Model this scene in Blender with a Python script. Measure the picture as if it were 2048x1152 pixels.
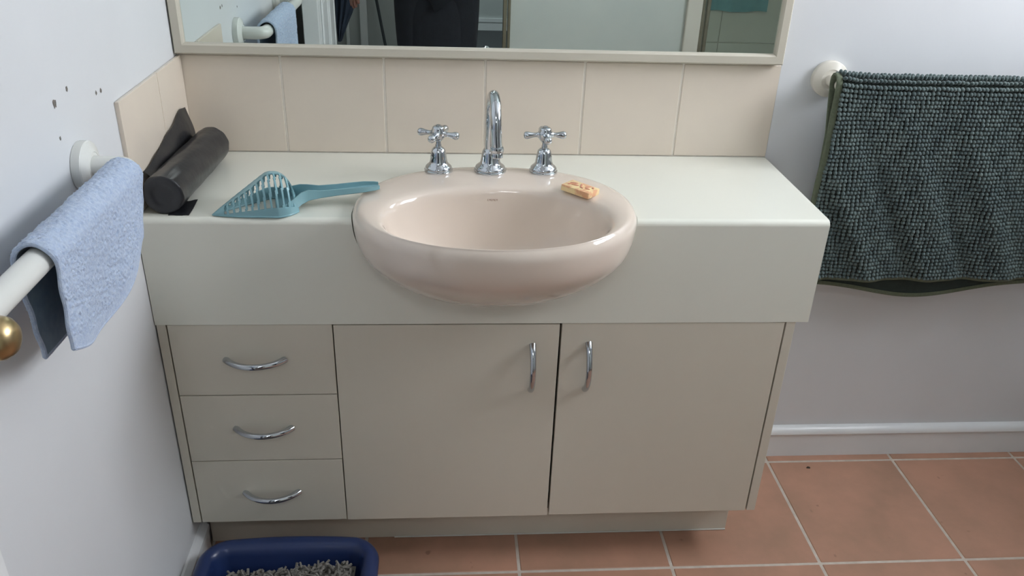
import bpy, bmesh, math, random
from math import sin, cos, pi, radians
from mathutils import Vector, Matrix
from mathutils.bvhtree import BVHTree

random.seed(7)
for o in list(bpy.data.objects):
    bpy.data.objects.remove(o)
scene = bpy.context.scene
COL = scene.collection

# ------------------------------------------------------------------ camera
cam_d = bpy.data.cameras.new('camera')
cam_d.sensor_width = 36.0
cam_d.lens = 1668.35 / 2048 * 36.0
cam_d.clip_start = 0.02
cam = bpy.data.objects.new('camera', cam_d)
COL.objects.link(cam)
_yaw, _pitch, _roll = 0.086, -0.48159, 0.03832
fwd = Vector((sin(_yaw) * cos(_pitch), cos(_yaw) * cos(_pitch), sin(_pitch)))
r0 = Vector((cos(_yaw), -sin(_yaw), 0)); u0 = r0.cross(fwd)
rgt = r0 * cos(_roll) + u0 * sin(_roll)
upv = -r0 * sin(_roll) + u0 * cos(_roll)
cam.matrix_world = Matrix(((rgt.x, upv.x, -fwd.x, 0.52055), (rgt.y, upv.y, -fwd.y, -1.66968),
                           (rgt.z, upv.z, -fwd.z, 1.36041), (0, 0, 0, 1)))
scene.camera = cam

# ------------------------------------------------------------------ light and exposure
world = bpy.data.worlds.new('World'); scene.world = world
world.use_nodes = True
world.node_tree.nodes['Background'].inputs[0].default_value = (0.75, 0.85, 1.0, 1)
world.node_tree.nodes['Background'].inputs[1].default_value = 0.3
scene.view_settings.view_transform = 'Standard'
scene.view_settings.look = 'None'
scene.view_settings.gamma = 1.0
scene.view_settings.use_curve_mapping = False
scene.view_settings.exposure = 0.0
WINDOW_STRENGTH = 18.0
WINDOW_COLOUR = (0.90, 0.935, 1.0)

def area_light(name, loc, rot, sx, sy, power, colour):
    d = bpy.data.lights.new(name, 'AREA'); d.shape = 'RECTANGLE'
    d.size = sx; d.size_y = sy; d.energy = power; d.color = colour
    o = bpy.data.objects.new(name, d); COL.objects.link(o)
    o.location = loc; o.rotation_euler = rot
    return o
# unseen area lights up in the passage behind the camera
area_light('unseen_passage_light', (0.70, -4.6, 2.36), (0, 0, 0), 0.5, 0.5, 22.0, (0.86, 0.93, 1.0))
area_light('unseen_passage_light', (0.45, -2.45, 2.36), (0, 0, 0), 0.4, 0.4, 6.5, (0.95, 0.97, 1.0))  # added as fill for the near passage wall and the room

# ------------------------------------------------------------------ materials
def lin(c):
    return tuple((x / 255 / 12.92) if x / 255 <= 0.04045 else ((x / 255 + 0.055) / 1.055) ** 2.4 for x in c)

def mat(name, rgb, rough=0.5, metal=0.0, spec=0.5, noise=None, bump=None, coat=0.0, emit=None, transmission=0.0, alpha=None, sheen=0.0, rough_noise=None):
    m = bpy.data.materials.new(name); m.use_nodes = True
    nt = m.node_tree; b = nt.nodes['Principled BSDF']
    c = lin(rgb) + (1,)
    b.inputs['Base Color'].default_value = c
    b.inputs['Roughness'].default_value = rough
    b.inputs['Metallic'].default_value = metal
    b.inputs['Specular IOR Level'].default_value = spec
    b.inputs['Coat Weight'].default_value = coat
    b.inputs['Coat Roughness'].default_value = 0.06
    b.inputs['Sheen Weight'].default_value = sheen
    b.inputs['Transmission Weight'].default_value = transmission
    tc = None
    def coord():
        nonlocal tc
        if tc is None:
            tc = nt.nodes.new('ShaderNodeTexCoord')
        return tc.outputs['Object']
    if noise:            # (scale, second rgb, low, high)
        n = nt.nodes.new('ShaderNodeTexNoise'); n.inputs['Scale'].default_value = noise[0]
        n.inputs['Detail'].default_value = 6
        nt.links.new(coord(), n.inputs['Vector'])
        r = nt.nodes.new('ShaderNodeValToRGB')
        r.color_ramp.elements[0].position = noise[2]; r.color_ramp.elements[1].position = noise[3]
        r.color_ramp.elements[0].color = c; r.color_ramp.elements[1].color = lin(noise[1]) + (1,)
        nt.links.new(n.outputs['Fac'], r.inputs['Fac'])
        nt.links.new(r.outputs['Color'], b.inputs['Base Color'])
    if bump:             # (scale, strength, distance)
        n2 = nt.nodes.new('ShaderNodeTexNoise'); n2.inputs['Scale'].default_value = bump[0]
        n2.inputs['Detail'].default_value = 3
        nt.links.new(coord(), n2.inputs['Vector'])
        bp = nt.nodes.new('ShaderNodeBump'); bp.inputs['Strength'].default_value = bump[1]
        bp.inputs['Distance'].default_value = bump[2]
        nt.links.new(n2.outputs['Fac'], bp.inputs['Height'])
        nt.links.new(bp.outputs['Normal'], b.inputs['Normal'])
    if emit:
        b.inputs['Emission Color'].default_value = tuple(emit[0]) + (1,)
        b.inputs['Emission Strength'].default_value = emit[1]
    return m

M = {}
M['paint'] = mat('white_wall_paint', (220, 222, 224), 0.55, noise=(3.0, (216, 218, 220), 0.35, 0.7), bump=(180, 0.05, 0.001))
M['ceiling'] = mat('ceiling_paint', (232, 232, 230), 0.8, noise=(4, (228, 228, 226), .3, .7))
M['trim'] = mat('white_gloss_trim', (232, 234, 234), 0.28, noise=(8, (226, 228, 229), .3, .7))
M['splash'] = mat('beige_glazed_tile', (224, 212, 196), 0.22, noise=(14, (221, 209, 194), .3, .7), bump=(30, 0.04, 0.001))
M['splash_grout'] = mat('cream_grout', (244, 238, 228), 0.8, noise=(60, (236, 229, 218), .3, .7))
M['bench'] = mat('cream_laminate', (229, 229, 217), 0.24, noise=(6, (227, 227, 215), .3, .7))
M['cab'] = mat('cream_melamine', (214, 208, 193), 0.42, noise=(30, (213, 207, 192), .3, .7))
M['cab_dark'] = mat('cabinet_inside', (120, 108, 92), 0.7, noise=(5, (110, 98, 84), .3, .7))
M['basin'] = mat('pinkish_ceramic', (226, 212, 198), 0.07, coat=0.5, noise=(20, (225, 211, 197), .3, .7))
M['chrome'] = mat('chrome', (196, 201, 206), 0.08, metal=1.0, noise=(20, (188, 193, 198), .3, .7))
M['brass'] = mat('brass', (188, 168, 128), 0.3, metal=1.0, noise=(25, (172, 150, 110), .3, .7))
M['mirror'] = mat('mirror_silvering', (222, 231, 226), 0.0, metal=1.0)
M['frame'] = mat('taupe_frame_paint', (201, 195, 180), 0.4, noise=(10, (196, 190, 175), .3, .7))
M['floor_grout'] = mat('floor_grout', (208, 198, 186), 0.9, noise=(40, (186, 175, 162), .3, .7), bump=(300, .3, .001))
M['rail'] = mat('white_rail_plastic', (224, 225, 220), 0.25, noise=(8, (219, 220, 215), .3, .7))
M['rail_cream'] = mat('cream_rail_plastic', (221, 216, 204), 0.28, noise=(8, (214, 209, 197), .3, .7))
M['cloth'] = mat('pale_blue_terry', (190, 203, 222), 0.95, sheen=0.2, noise=(240, (170, 187, 214), .35, .65), bump=(700, 0.5, 0.002))
M['cloth_back'] = mat('shaded_blue_weave', (132, 152, 170), 0.95, noise=(90, (124, 144, 163), .35, .65))  # inner side of the washcloth, its shade mixed into the darker blue
M['mat_pile'] = mat('slate_green_chenille', (84, 100, 98), 0.8, sheen=0.3, noise=(28, (62, 79, 80), .35, .65))
M['mat_base'] = mat('mat_backing', (52, 62, 58), 0.95, noise=(60, (44, 54, 50), .3, .7))
M['mat_hem'] = mat('olive_hem', (104, 112, 92), 0.9, noise=(200, (92, 100, 82), .3, .7), bump=(900, .4, .001))
M['bag'] = mat('black_bag_plastic', (40, 41, 44), 0.3, noise=(25, (33, 34, 38), .3, .7), bump=(24, 0.22, 0.006))
M['scoop'] = mat('teal_plastic', (132, 174, 182), 0.22, noise=(12, (128, 170, 178), .3, .7))
M['soap'] = mat('marbled_soap', (240, 214, 162), 0.45, noise=(60, (226, 170, 130), .48, .60))
M['soap_carve'] = mat('soap_carving', (216, 156, 128), 0.5, noise=(90, (204, 140, 114), .35, .6))
M['tray'] = mat('navy_tray_plastic', (34, 51, 94), 0.28, noise=(10, (31, 47, 88), .3, .7))
M['litter'] = mat('grey_paper_pellets', (134, 131, 124), 0.95, noise=(140, (108, 105, 99), .3, .7))
M['hole'] = mat('plaster_hole', (136, 130, 122), 0.95, noise=(300, (96, 92, 88), .3, .7))
M['print'] = mat('brown_print', (146, 102, 82), 0.4, noise=(300, (128, 88, 72), .3, .7))
M['skin'] = mat('skin', (128, 88, 74), 0.5, noise=(14, (118, 80, 68), .3, .7))
M['black_cloth'] = mat('black_clothes', (26, 30, 38), 0.9, noise=(30, (20, 24, 31), .3, .7), bump=(60, .3, .004))
M['navy_cloth'] = mat('navy_cloth', (36, 48, 64), 0.9, noise=(30, (29, 40, 55), .3, .7), bump=(60, .3, .004))
M['hair'] = mat('dark_hair', (34, 28, 24), 0.6, noise=(80, (24, 20, 18), .3, .7))
M['eye'] = mat('eye_white', (225, 222, 216), 0.2, noise=(20, (218, 214, 208), .3, .7))
M['iris'] = mat('eye_iris', (50, 34, 24), 0.2, noise=(50, (40, 26, 18), .3, .7))
M['lip'] = mat('lips', (120, 70, 64), 0.5, noise=(50, (112, 64, 58), .3, .7))
M['carpet'] = mat('dark_carpet', (78, 80, 82), 1.0, noise=(120, (62, 64, 66), .3, .7), bump=(400, .5, .003))
M['dark_room'] = mat('brown_wall', (84, 76, 66), 0.9, noise=(4, (74, 66, 58), .3, .7))
M['passage'] = mat('passage_paint', (188, 192, 190), 0.7, noise=(4, (182, 186, 184), .3, .7))
M['alu'] = mat('champagne_aluminium', (160, 156, 138), 0.35, metal=0.7, noise=(30, (148, 144, 128), .3, .7))
M['frost'] = mat('frosted_screen', (208, 213, 207), 0.35, noise=(5, (202, 208, 203), .3, .7), bump=(260, .15, .001))
M['clear'] = mat('shower_glass', (214, 228, 218), 0.02)
_nt = M['clear'].node_tree
_tr = _nt.nodes.new('ShaderNodeBsdfTransparent'); _tr.inputs[0].default_value = (.95, .98, .95, 1)
_gl = _nt.nodes.new('ShaderNodeBsdfGlossy'); _gl.inputs['Roughness'].default_value = .02
_mx = _nt.nodes.new('ShaderNodeMixShader'); _fr = _nt.nodes.new('ShaderNodeFresnel'); _fr.inputs[0].default_value = 1.35
_nt.links.new(_fr.outputs[0], _mx.inputs[0]); _nt.links.new(_tr.outputs[0], _mx.inputs[1]); _nt.links.new(_gl.outputs[0], _mx.inputs[2])
_nt.links.new(_mx.outputs[0], _nt.nodes['Material Output'].inputs['Surface'])
M['teal'] = mat('teal_cloth', (136, 178, 182), 0.9, noise=(25, (124, 166, 172), .3, .7))
M['pole'] = mat('dark_pole', (70, 76, 80), 0.5, noise=(30, (60, 66, 70), .3, .7))
M['shower_tile'] = mat('shower_tile', (226, 222, 210), 0.25, noise=(5, (221, 216, 204), .3, .7))
M['seal'] = mat('white_sealant', (214, 212, 204), 0.4, noise=(40, (204, 202, 194), .3, .7))
M['gap'] = mat('dark_mark', (74, 62, 52), 0.9, noise=(90, (60, 50, 42), .3, .7))
m = mat('window_daylight', (255, 255, 255), 0.6, emit=(WINDOW_COLOUR, WINDOW_STRENGTH)); M['daylight'] = m

def floor_tile_material():
    m = bpy.data.materials.new('terracotta_tile'); m.use_nodes = True
    nt = m.node_tree; b = nt.nodes['Principled BSDF']
    tc = nt.nodes.new('ShaderNodeTexCoord'); oi = nt.nodes.new('ShaderNodeObjectInfo')
    add = nt.nodes.new('ShaderNodeVectorMath'); add.operation = 'ADD'
    sc = nt.nodes.new('ShaderNodeVectorMath'); sc.operation = 'SCALE'
    nt.links.new(oi.outputs['Random'], sc.inputs[0]); sc.inputs['Scale'].default_value = 37.0
    nt.links.new(tc.outputs['Object'], add.inputs[0]); nt.links.new(sc.outputs[0], add.inputs[1])
    n = nt.nodes.new('ShaderNodeTexNoise'); n.inputs['Scale'].default_value = 7; n.inputs['Detail'].default_value = 5
    n.inputs['Roughness'].default_value = 0.6
    nt.links.new(add.outputs[0], n.inputs['Vector'])
    r = nt.nodes.new('ShaderNodeValToRGB')
    r.color_ramp.elements[0].position = .34; r.color_ramp.elements[1].position = .66
    r.color_ramp.elements[0].color = lin((168, 131, 109)) + (1,)
    r.color_ramp.elements[1].color = lin((187, 142, 119)) + (1,)
    nt.links.new(n.outputs['Fac'], r.inputs['Fac'])
    n3 = nt.nodes.new('ShaderNodeTexNoise'); n3.inputs['Scale'].default_value = 26; n3.inputs['Detail'].default_value = 2
    nt.links.new(add.outputs[0], n3.inputs['Vector'])
    r3 = nt.nodes.new('ShaderNodeValToRGB')
    r3.color_ramp.elements[0].position = .74; r3.color_ramp.elements[1].position = .78
    r3.color_ramp.elements[0].color = (0, 0, 0, 1); r3.color_ramp.elements[1].color = (.6, .6, .6, 1)
    nt.links.new(n3.outputs['Fac'], r3.inputs['Fac'])
    mx = nt.nodes.new('ShaderNodeMix'); mx.data_type = 'RGBA'
    nt.links.new(r3.outputs['Color'], mx.inputs[0]); nt.links.new(r.outputs['Color'], mx.inputs[6])
    mx.inputs[7].default_value = lin((128, 92, 76)) + (1,)
    nt.links.new(mx.outputs[2], b.inputs['Base Color'])
    b.inputs['Roughness'].default_value = 0.42
    bp = nt.nodes.new('ShaderNodeBump'); bp.inputs['Strength'].default_value = .12; bp.inputs['Distance'].default_value = .003
    nt.links.new(n.outputs['Fac'], bp.inputs['Height']); nt.links.new(bp.outputs['Normal'], b.inputs['Normal'])
    return m
M['floor_tile'] = floor_tile_material()

# ------------------------------------------------------------------ helpers
class MB:
    """collects geometry for one mesh"""
    def __init__(self): self.v = []; self.f = []
    def add(self, vs, fs):
        k = len(self.v); self.v += [tuple(p) for p in vs]; self.f += [tuple(i + k for i in f) for f in fs]
        return self
    def box(self, x0, x1, y0, y1, z0, z1, bevel=0.0, seg=2):
        bm = bmesh.new()
        bmesh.ops.create_cube(bm, size=1)
        for v in bm.verts:
            v.co = Vector(((x0 + x1) / 2 + v.co.x * (x1 - x0), (y0 + y1) / 2 + v.co.y * (y1 - y0), (z0 + z1) / 2 + v.co.z * (z1 - z0)))
        if bevel > 0:
            bmesh.ops.bevel(bm, geom=list(bm.edges), offset=bevel, segments=seg, affect='EDGES', profile=0.5)
        bm.verts.index_update()
        self.add([v.co for v in bm.verts], [[v.index for v in f.verts] for f in bm.faces]); bm.free()
        return self
    def rings(self, rings, closed=True, cap0=True, cap1=True):
        n = len(rings[0]); vs = [p for r in rings for p in r]; fs = []
        for i in range(len(rings) - 1):
            for j in range(n if closed else n - 1):
                a = i * n + j; b = i * n + (j + 1) % n
                fs.append((a, b, b + n, a + n))
        if cap0: fs.append(tuple(range(n))[::-1])
        if cap1: fs.append(tuple(range((len(rings) - 1) * n, len(rings) * n)))
        return self.add(vs, fs)
    def lathe(self, prof, origin=(0, 0, 0), axis=(0, 0, 1), n=32):
        ax = Vector(axis).normalized()
        t = Vector((1, 0, 0)) if abs(ax.x) < .9 else Vector((0, 1, 0))
        e1 = ax.cross(t).normalized(); e2 = ax.cross(e1)
        o = Vector(origin)
        rs = [[o + ax * h + (e1 * cos(2 * pi * k / n) + e2 * sin(2 * pi * k / n)) * max(r, 1e-5) for k in range(n)] for r, h in prof]
        return self.rings(rs)
    def tube(self, pts, rad, n=14, flat=None):
        pts = [Vector(p) for p in pts]
        if not hasattr(rad, '__len__'): rad = [rad] * len(pts)
        rs = []; prev = None
        for i, p in enumerate(pts):
            d = (pts[min(i + 1, len(pts) - 1)] - pts[max(i - 1, 0)]).normalized()
            if prev is None:
                t = Vector((0, 0, 1)) if abs(d.z) < .9 else Vector((1, 0, 0))
                e1 = d.cross(t).normalized()
            else:
                e1 = (prev - d * prev.dot(d)).normalized()
            prev = e1; e2 = d.cross(e1)
            rs.append([p + (e1 * cos(2 * pi * k / n) + e2 * sin(2 * pi * k / n)) * rad[i] for k in range(n)])
        return self.rings(rs)
    def build(self, name, material, parent=None, smooth=False, loc=None, angle=40, fix=True):
        me = bpy.data.meshes.new(name)
        vs = self.v
        if loc is not None:
            vs = [(a - loc[0], b - loc[1], c - loc[2]) for a, b, c in vs]
        me.from_pydata(vs, [], self.f); me.update()
        if fix:
            bm = bmesh.new(); bm.from_mesh(me); bmesh.ops.recalc_face_normals(bm, faces=bm.faces); bm.to_mesh(me); bm.free()
        for mm in (material if isinstance(material, (list, tuple)) else [material]):
            me.materials.append(mm)
        if smooth:
            me.polygons.foreach_set('use_smooth', [True] * len(me.polygons))
            if angle: me.set_sharp_from_angle(angle=radians(angle))
        o = bpy.data.objects.new(name, me); COL.objects.link(o)
        if loc is not None: o.location = loc
        if parent is not None:
            o.parent = parent
            if loc is None:
                o.matrix_parent_inverse = Matrix.Translation(-Vector(parent.location)) if parent.rotation_euler[2] == 0 else parent.matrix_world.inverted()
        return o

def thing(name, loc, label, cat, group=None):
    o = bpy.data.objects.new(name, None); COL.objects.link(o)
    o.location = loc; o.empty_display_size = .05
    tag(o, label, cat, group); return o
def tag(o, label, cat, group=None, kind=None):
    o['label'] = label; o['category'] = cat
    if group: o['group'] = group
    if kind: o['kind'] = kind
    return o
def struct(o, label, cat):
    o['kind'] = 'structure'; o['label'] = label; o['category'] = cat; return o
def shared(name, mesh, parent, loc):
    o = bpy.data.objects.new(name, mesh); COL.objects.link(o); o.location = loc
    if parent is not None: o.parent = parent
    return o
def apply_mods(o):
    dg = bpy.context.evaluated_depsgraph_get(); dg.update()
    me = bpy.data.meshes.new_from_object(o.evaluated_get(dg))
    o.modifiers.clear(); old = o.data; o.data = me; me.name = old.name
    return o
def weighted(o):
    w_ = o.modifiers.new('weighted_normal', 'WEIGHTED_NORMAL'); w_.keep_sharp = True; w_.weight = 100
    return o
def smooth(o, angle=None):
    o.data.polygons.foreach_set('use_smooth', [True] * len(o.data.polygons))
    if angle: o.data.set_sharp_from_angle(angle=radians(angle))

ZT, HT, D, ZAP = 0.800, 0.1934, 0.3505, 0.5950          # bench top, tile height, bench depth, apron foot
XE = 1.196                                               # right end of the bench
XR = 2.30                                                # right wall

# ------------------------------------------------------------------ the room
fl = MB().box(-0.02, XR + .1, -2.02, 0.1, -0.06, -0.0015).build('floor', M['floor_grout'])
struct(fl, 'terracotta tiled bathroom floor with pale grout', 'floor')
FPX, FPY, FX0, FY0 = 0.3316, 0.3435, 1.334, -0.0355
gw = 0.0065
tm = {}
for i in range(-5, 4):
    for j in range(-1, 6):
        x0 = FX0 + i * FPX + gw / 2; x1 = x0 + FPX - gw
        y1 = FY0 - j * FPY - gw / 2; y0 = y1 - FPY + gw
        x0 = max(x0, 0.0); x1 = min(x1, XR); y1 = min(y1, -0.001); y0 = max(y0, -2.0)
        if x1 - x0 < .01 or y1 - y0 < .01: continue
        key = (round(x1 - x0, 3), round(y1 - y0, 3))
        cx, cy = (x0 + x1) / 2, (y0 + y1) / 2
        if key not in tm:
            t = MB().box(-key[0] / 2, key[0] / 2, -key[1] / 2, key[1] / 2, -0.008, 0.0, 0.0015, 1).build('floor_tile', M['floor_tile'], fl)
            tm[key] = t.data; t.location = (cx, cy, 0)
        else:
            shared('floor_tile', tm[key], fl, (cx, cy, 0))
cl = MB().box(-0.1, XR + .1, -2.02, 0.1, 2.4, 2.46).build('ceiling', M['ceiling']); struct(cl, 'plain white ceiling', 'ceiling')
wb = MB().box(-0.1, XR + .1, 0.008, 0.12, -0.06, 2.42).build('wall_back', M['paint'])
struct(wb, 'white painted wall behind the vanity and the towel rail', 'wall')
# plaster skin that brings the painted part flush with the tiles
MB().box(XE + .001, XR, 0.0, 0.009, 0.0, 2.4).build('plaster_skin', M['paint'], wb)
MB().box(0.0, XE + .001, 0.0, 0.009, 0.0, ZT - .01).build('plaster_skin', M['paint'], wb)
MB().box(0.0, XE + .001, 0.0, 0.009, ZT + HT + .004, 2.4).build('plaster_skin', M['paint'], wb)
MB().box(0.0, XE + .001, 0.0007, 0.009, ZT - .01, ZT + HT + .004).build('grout_bed', M['splash_grout'], wb)
xs = [0.0065] + [0.1946 + .2 * i for i in range(5)] + [XE + .0005]
for i in range(6):
    x0 = xs[i] + (0.0021 if i else 0); x1 = xs[i + 1] - (0.0021 if i < 5 else 0)
    MB().box(x0, x1, -0.0015, 0.006, ZT + .0015, ZT + HT, 0.0016, 2).build('tile', M['splash'], wb, smooth=True, loc=((x0 + x1) / 2, 0, ZT + HT / 2))
    weighted(wb.children[-1])
# left wall, ends at the doorway
wl = MB().box(-0.1, 0.0, -1.06, 0.1, -0.06, 2.42).build('wall_left', M['paint'])
struct(wl, 'white painted wall on the left with the towel rail', 'wall')
YSD = 0.3437
MB().box(-0.001, 0.0058, -YSD + .001, 0.0, ZT - .01, ZT + HT - .002).build('grout_bed', M['splash_grout'], wl)
for y0, y1 in ((-YSD, -0.1512), (-0.1488, -0.002)):
    MB().box(0.001, 0.0078, y0, y1, ZT + .0015, ZT + HT, 0.0014, 2).build('tile', M['splash'], wl, smooth=True, loc=(0.004, (y0 + y1) / 2, ZT + HT / 2))
    weighted(wl.children[-1])
for (y, z, r) in ((-.4937, 1.0521, .0036), (-.5375, 1.044, .005), (-.4009, 1.0225, .003), (-.3831, 1.0217, .0032), (-.5439, .9981, .0022)):
    rs = []
    n = 12
    jit = [random.uniform(.7, 1.25) for _ in range(n)]
    for rr, xx in ((1.25, .0003), (1.0, .0007), (.55, .00035)):
        rs.append([(xx, y + cos(2 * pi * k / n) * r * rr * jit[k] * .8, z + sin(2 * pi * k / n) * r * rr * jit[k]) for k in range(n)])
    MB().rings(rs).build('screw_hole', M['hole'], wl)
# right wall with a window opening
WY0, WY1, WZ0, WZ1 = -0.95, -0.14, 1.40, 2.15
b = MB()
b.box(XR, XR + .1, -2.9, WY0, -.06, 2.42).box(XR, XR + .1, WY1, 0.1, -.06, 2.42)
b.box(XR, XR + .1, WY0, WY1, -.06, WZ0).box(XR, XR + .1, WY0, WY1, WZ1, 2.42)
wr = b.build('wall_right', M['paint']); struct(wr, 'white wall with the window, outside the picture', 'wall')
w = MB()
w.box(XR - .015, XR + .06, WY0 - .05, WY0, WZ0 - .05, WZ1 + .05).box(XR - .015, XR + .06, WY1, WY1 + .05, WZ0 - .05, WZ1 + .05)
w.box(XR - .015, XR + .06, WY0, WY1, WZ1, WZ1 + .05).box(XR - .04, XR + .06, WY0 - .05, WY1 + .05, WZ0 - .05, WZ0)
w.box(XR + .005, XR + .04, (WY0 + WY1) / 2 - .02, (WY0 + WY1) / 2 + .02, WZ0, WZ1)
win = w.build('window_1', M['trim']); struct(win, 'white framed window on the right wall', 'window')
MB().box(XR + .035, XR + .04, WY0, WY1, WZ0, WZ1).build('pane', M['daylight'], win)
# skirting boards
def skirting(name, x0, x1, label):
    prof = [(0, 0), (-.0135, 0), (-.0135, .066), (-.0165, .0672), (-.0185, .0715), (-.0175, .0785), (-.0125, .085), (-.005, .0885), (0, .0895)]
    o = MB().rings([[(x, p[0], p[1]) for p in prof] for x in (x0, x1)]).build(name, M['trim'], smooth=True, angle=30)
    return struct(o, label, 'skirting')
skirting('baseboard_back', 1.2, XR, 'white skirting board with rounded top along the back wall')
prof = [(0, 0), (.012, 0), (.012, .066), (.016, .069), (.015, .078), (.005, .0885), (0, .0895)]
o = MB().rings([[(p[0], y, p[1]) for p in prof] for y in (-1.06, -0.30)]).build('baseboard_left', M['trim'], smooth=True, angle=30)
struct(o, 'white skirting board along the left wall beside the litter tray', 'skirting')
# closet opening, passage and shower wall behind the camera
b = MB().box(-1.1, -1.0, -2.1, -.96, 0, 2.4).box(-1.0, -.1, -1.06, -.96, 0, 2.4).box(-1.0, -.1, -2.1, -2.0, 0, 2.4).box(-1.0, -.1, -2.0, -1.06, 2.35, 2.4).box(-1.0, -.02, -2.0, -1.06, -.06, 0)
struct(b.build('wall_dark_room', M['dark_room']), 'dark brown room seen past the door in the mirror', 'wall')
b = MB().box(-.1, 0, -2.1, -1.84, 0, 2.42)
struct(b.build('wall_left_rear', M['paint']), 'white wall beside the door hinges', 'wall')
b = MB().box(-.2, -.1, -2.92, -2.1, 0, 2.42).box(-.2, .31, -3.0, -2.92, 0, 2.42).box(.21, .31, -5.7, -3.0, 0, 2.42)
struct(b.build('wall_passage_left', M['passage']), 'grey wall of the passage behind the person', 'wall')
b = MB().box(.2, 1.2, -5.8, -5.7, 0, 2.42).box(1.1, 1.2, -5.7, -2.95, 0, 2.42)
struct(b.build('wall_passage_end', M['passage']), 'pale wall at the far end of the passage', 'wall')
b = MB().box(.31, 1.1, -5.7, -5.685, 0, .07).box(.31, 1.1, -5.7, -5.68, .07, .1)
struct(b.build('baseboard_passage', M['trim']), 'white skirting at the far end of the passage', 'skirting')
struct(MB().box(-.2, 1.2, -5.8, -2.02, -.06, 0).build('floor_passage', M['carpet']), 'dark carpet of the passage', 'floor')
struct(MB().box(-.2, 2.4, -5.8, -2.02, 2.4, 2.46).build('ceiling_passage', M['ceiling']), 'white ceiling of the passage', 'ceiling')
for i, (x, wd) in enumerate(((-.012, .016), (.062, .038))):
    o = MB().box(x, x + wd, -2.92, -2.895, 0, 2.2, .003, 1).build('trim_%d' % (i + 1), M['trim'])
    struct(o, 'white upright trim on the passage wall, %s of the two' % ('left' if i == 0 else 'right'), 'trim')
# shower
struct(MB().box(.87, XR + .1, -2.95, -2.85, 0, 2.42).build('wall_shower', M['shower_tile']), 'tiled rear wall of the shower', 'wall')
for r in range(4):
    for k in range(3):
        x0 = 1.30 + k * .334; z0 = .24 + r * .252
        MB().box(x0, x0 + .33, -2.852, -2.845, z0, z0 + .248, .0015, 1).build('tile', M['shower_tile'], bpy.data.objects['wall_shower'], loc=(x0 + .165, -2.85, z0 + .124))
sh = thing('shower_screen', (1.5, -2.0, 0), 'framed shower screen with a frosted panel and a clear panel, seen in the mirror', 'shower screen')
MB().box(.752, .768, -2.012, -1.985, 0, 2.0, .002, 1).build('post', M['alu'], sh)
MB().box(.772, .784, -2.012, -1.985, 0, 2.0, .002, 1).build('post', M['alu'], sh)
MB().box(.784, 1.535, -2.004, -1.996, .05, 1.95).build('frosted_panel', M['frost'], sh)
MB().box(1.535, 1.60, -2.03, -1.975, 0, 2.0, .003, 1).build('pier', M['shower_tile'], sh)
MB().box(1.602, 1.616, -2.012, -1.985, 0, 2.0, .002, 1).build('post', M['alu'], sh)
MB().box(1.624, 1.638, -2.012, -1.985, 0, 2.0, .002, 1).build('post', M['alu'], sh)
MB().box(1.638, XR - .004, -2.003, -1.997, .05, 1.95).build('clear_panel', M['clear'], sh)
MB().box(.784, XR - .004, -2.012, -1.985, 0, .05, .003, 1).build('sill', M['alu'], sh)
MB().box(.784, XR - .004, -2.012, -1.985, 1.95, 2.0, .003, 1).build('head_rail', M['alu'], sh)
# door standing ajar at the left
dr = bpy.data.objects.new('door_1', None); COL.objects.link(dr); dr.location = (.05, -1.85, 0)
struct(dr, 'white panelled door standing open along the left wall', 'door')
dr.rotation_euler = (0, 0, radians(-3.4)); bpy.context.view_layer.update()
def part_local(mb, name, material, parent, **k):
    o = mb.build(name, material, None, **k); o.parent = parent; return o
b = MB().box(-.0265, .0225, 0, .77, .01, 2.04, .002, 1)
dl = part_local(b, 'door_leaf', M['trim'], dr)
for (y0, y1, z0, z1) in ((.1, .36, .22, .95), (.41, .67, .22, .95), (.1, .36, 1.1, 1.9), (.41, .67, 1.1, 1.9)):
    b = MB()
    for (a0, a1, c0, c1) in ((y0, y0 + .022, z0, z1), (y1 - .022, y1, z0, z1), (y0, y1, z0, z0 + .022), (y0, y1, z1 - .022, z1)):
        b.box(.0215, .0285, a0, a1, c0, c1, .003, 1)
    b.box(.0215, .0265, y0 + .05, y1 - .05, z0 + .05, z1 - .05, .003, 1)
    part_local(b, 'raised_panel', M['trim'], dr)
kb = MB().lathe([(.0, .0225), (.022, .0225), (.023, .0255), (.020, .0285), (.0080, .031), (.0072, .076), (.010, .079), (.0140, .083), (.0165, .088), (.0172, .093), (.0162, .098), (.012, .103), (.006, .1055), (0, .106)], (0, .745, 1.026), (1, 0, 0), 40)
part_local(kb, 'knob', M['brass'], dr, smooth=True)

# ------------------------------------------------------------------ mirror
mi = thing('wall_mirror', (.595, 0, 1.0), 'large wall mirror in a taupe painted frame above the tiled splashback', 'mirror')
FX, FXR, FZ0, FZ1, fw = 0.002, 1.1915, ZT + HT + .0055, 1.95, .0205
def bar(pts_out, pts_in, name):
    # frame bar: outer pair, inner pair of (x, z); mitred ends; small stepped section
    (ax, az), (bx, bz) = pts_out; (cx, cz), (dx, dz) = pts_in
    sec = [(0, -.0005), (0, -.018), (.12, -.0215), (.80, -.0215), (.93, -.0185), (1.0, -.0125), (1.0, -.0005)]
    r0_ = [(ax + (cx - ax) * t, y, az + (cz - az) * t) for t, y in sec]
    r1_ = [(bx + (dx - bx) * t, y, bz + (dz - bz) * t) for t, y in sec]
    return MB().rings([r0_, r1_]).build(name, M['frame'], mi)
O = [(FX, FZ0), (FXR, FZ0), (FXR, FZ1), (FX, FZ1)]; I = [(FX + fw, FZ0 + fw), (FXR - fw, FZ0 + fw), (FXR - fw, FZ1 - fw), (FX + fw, FZ1 - fw)]
for k in range(4):
    bar((O[k], O[(k + 1) % 4]), (I[k], I[(k + 1) % 4]), 'frame_bar')
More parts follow.
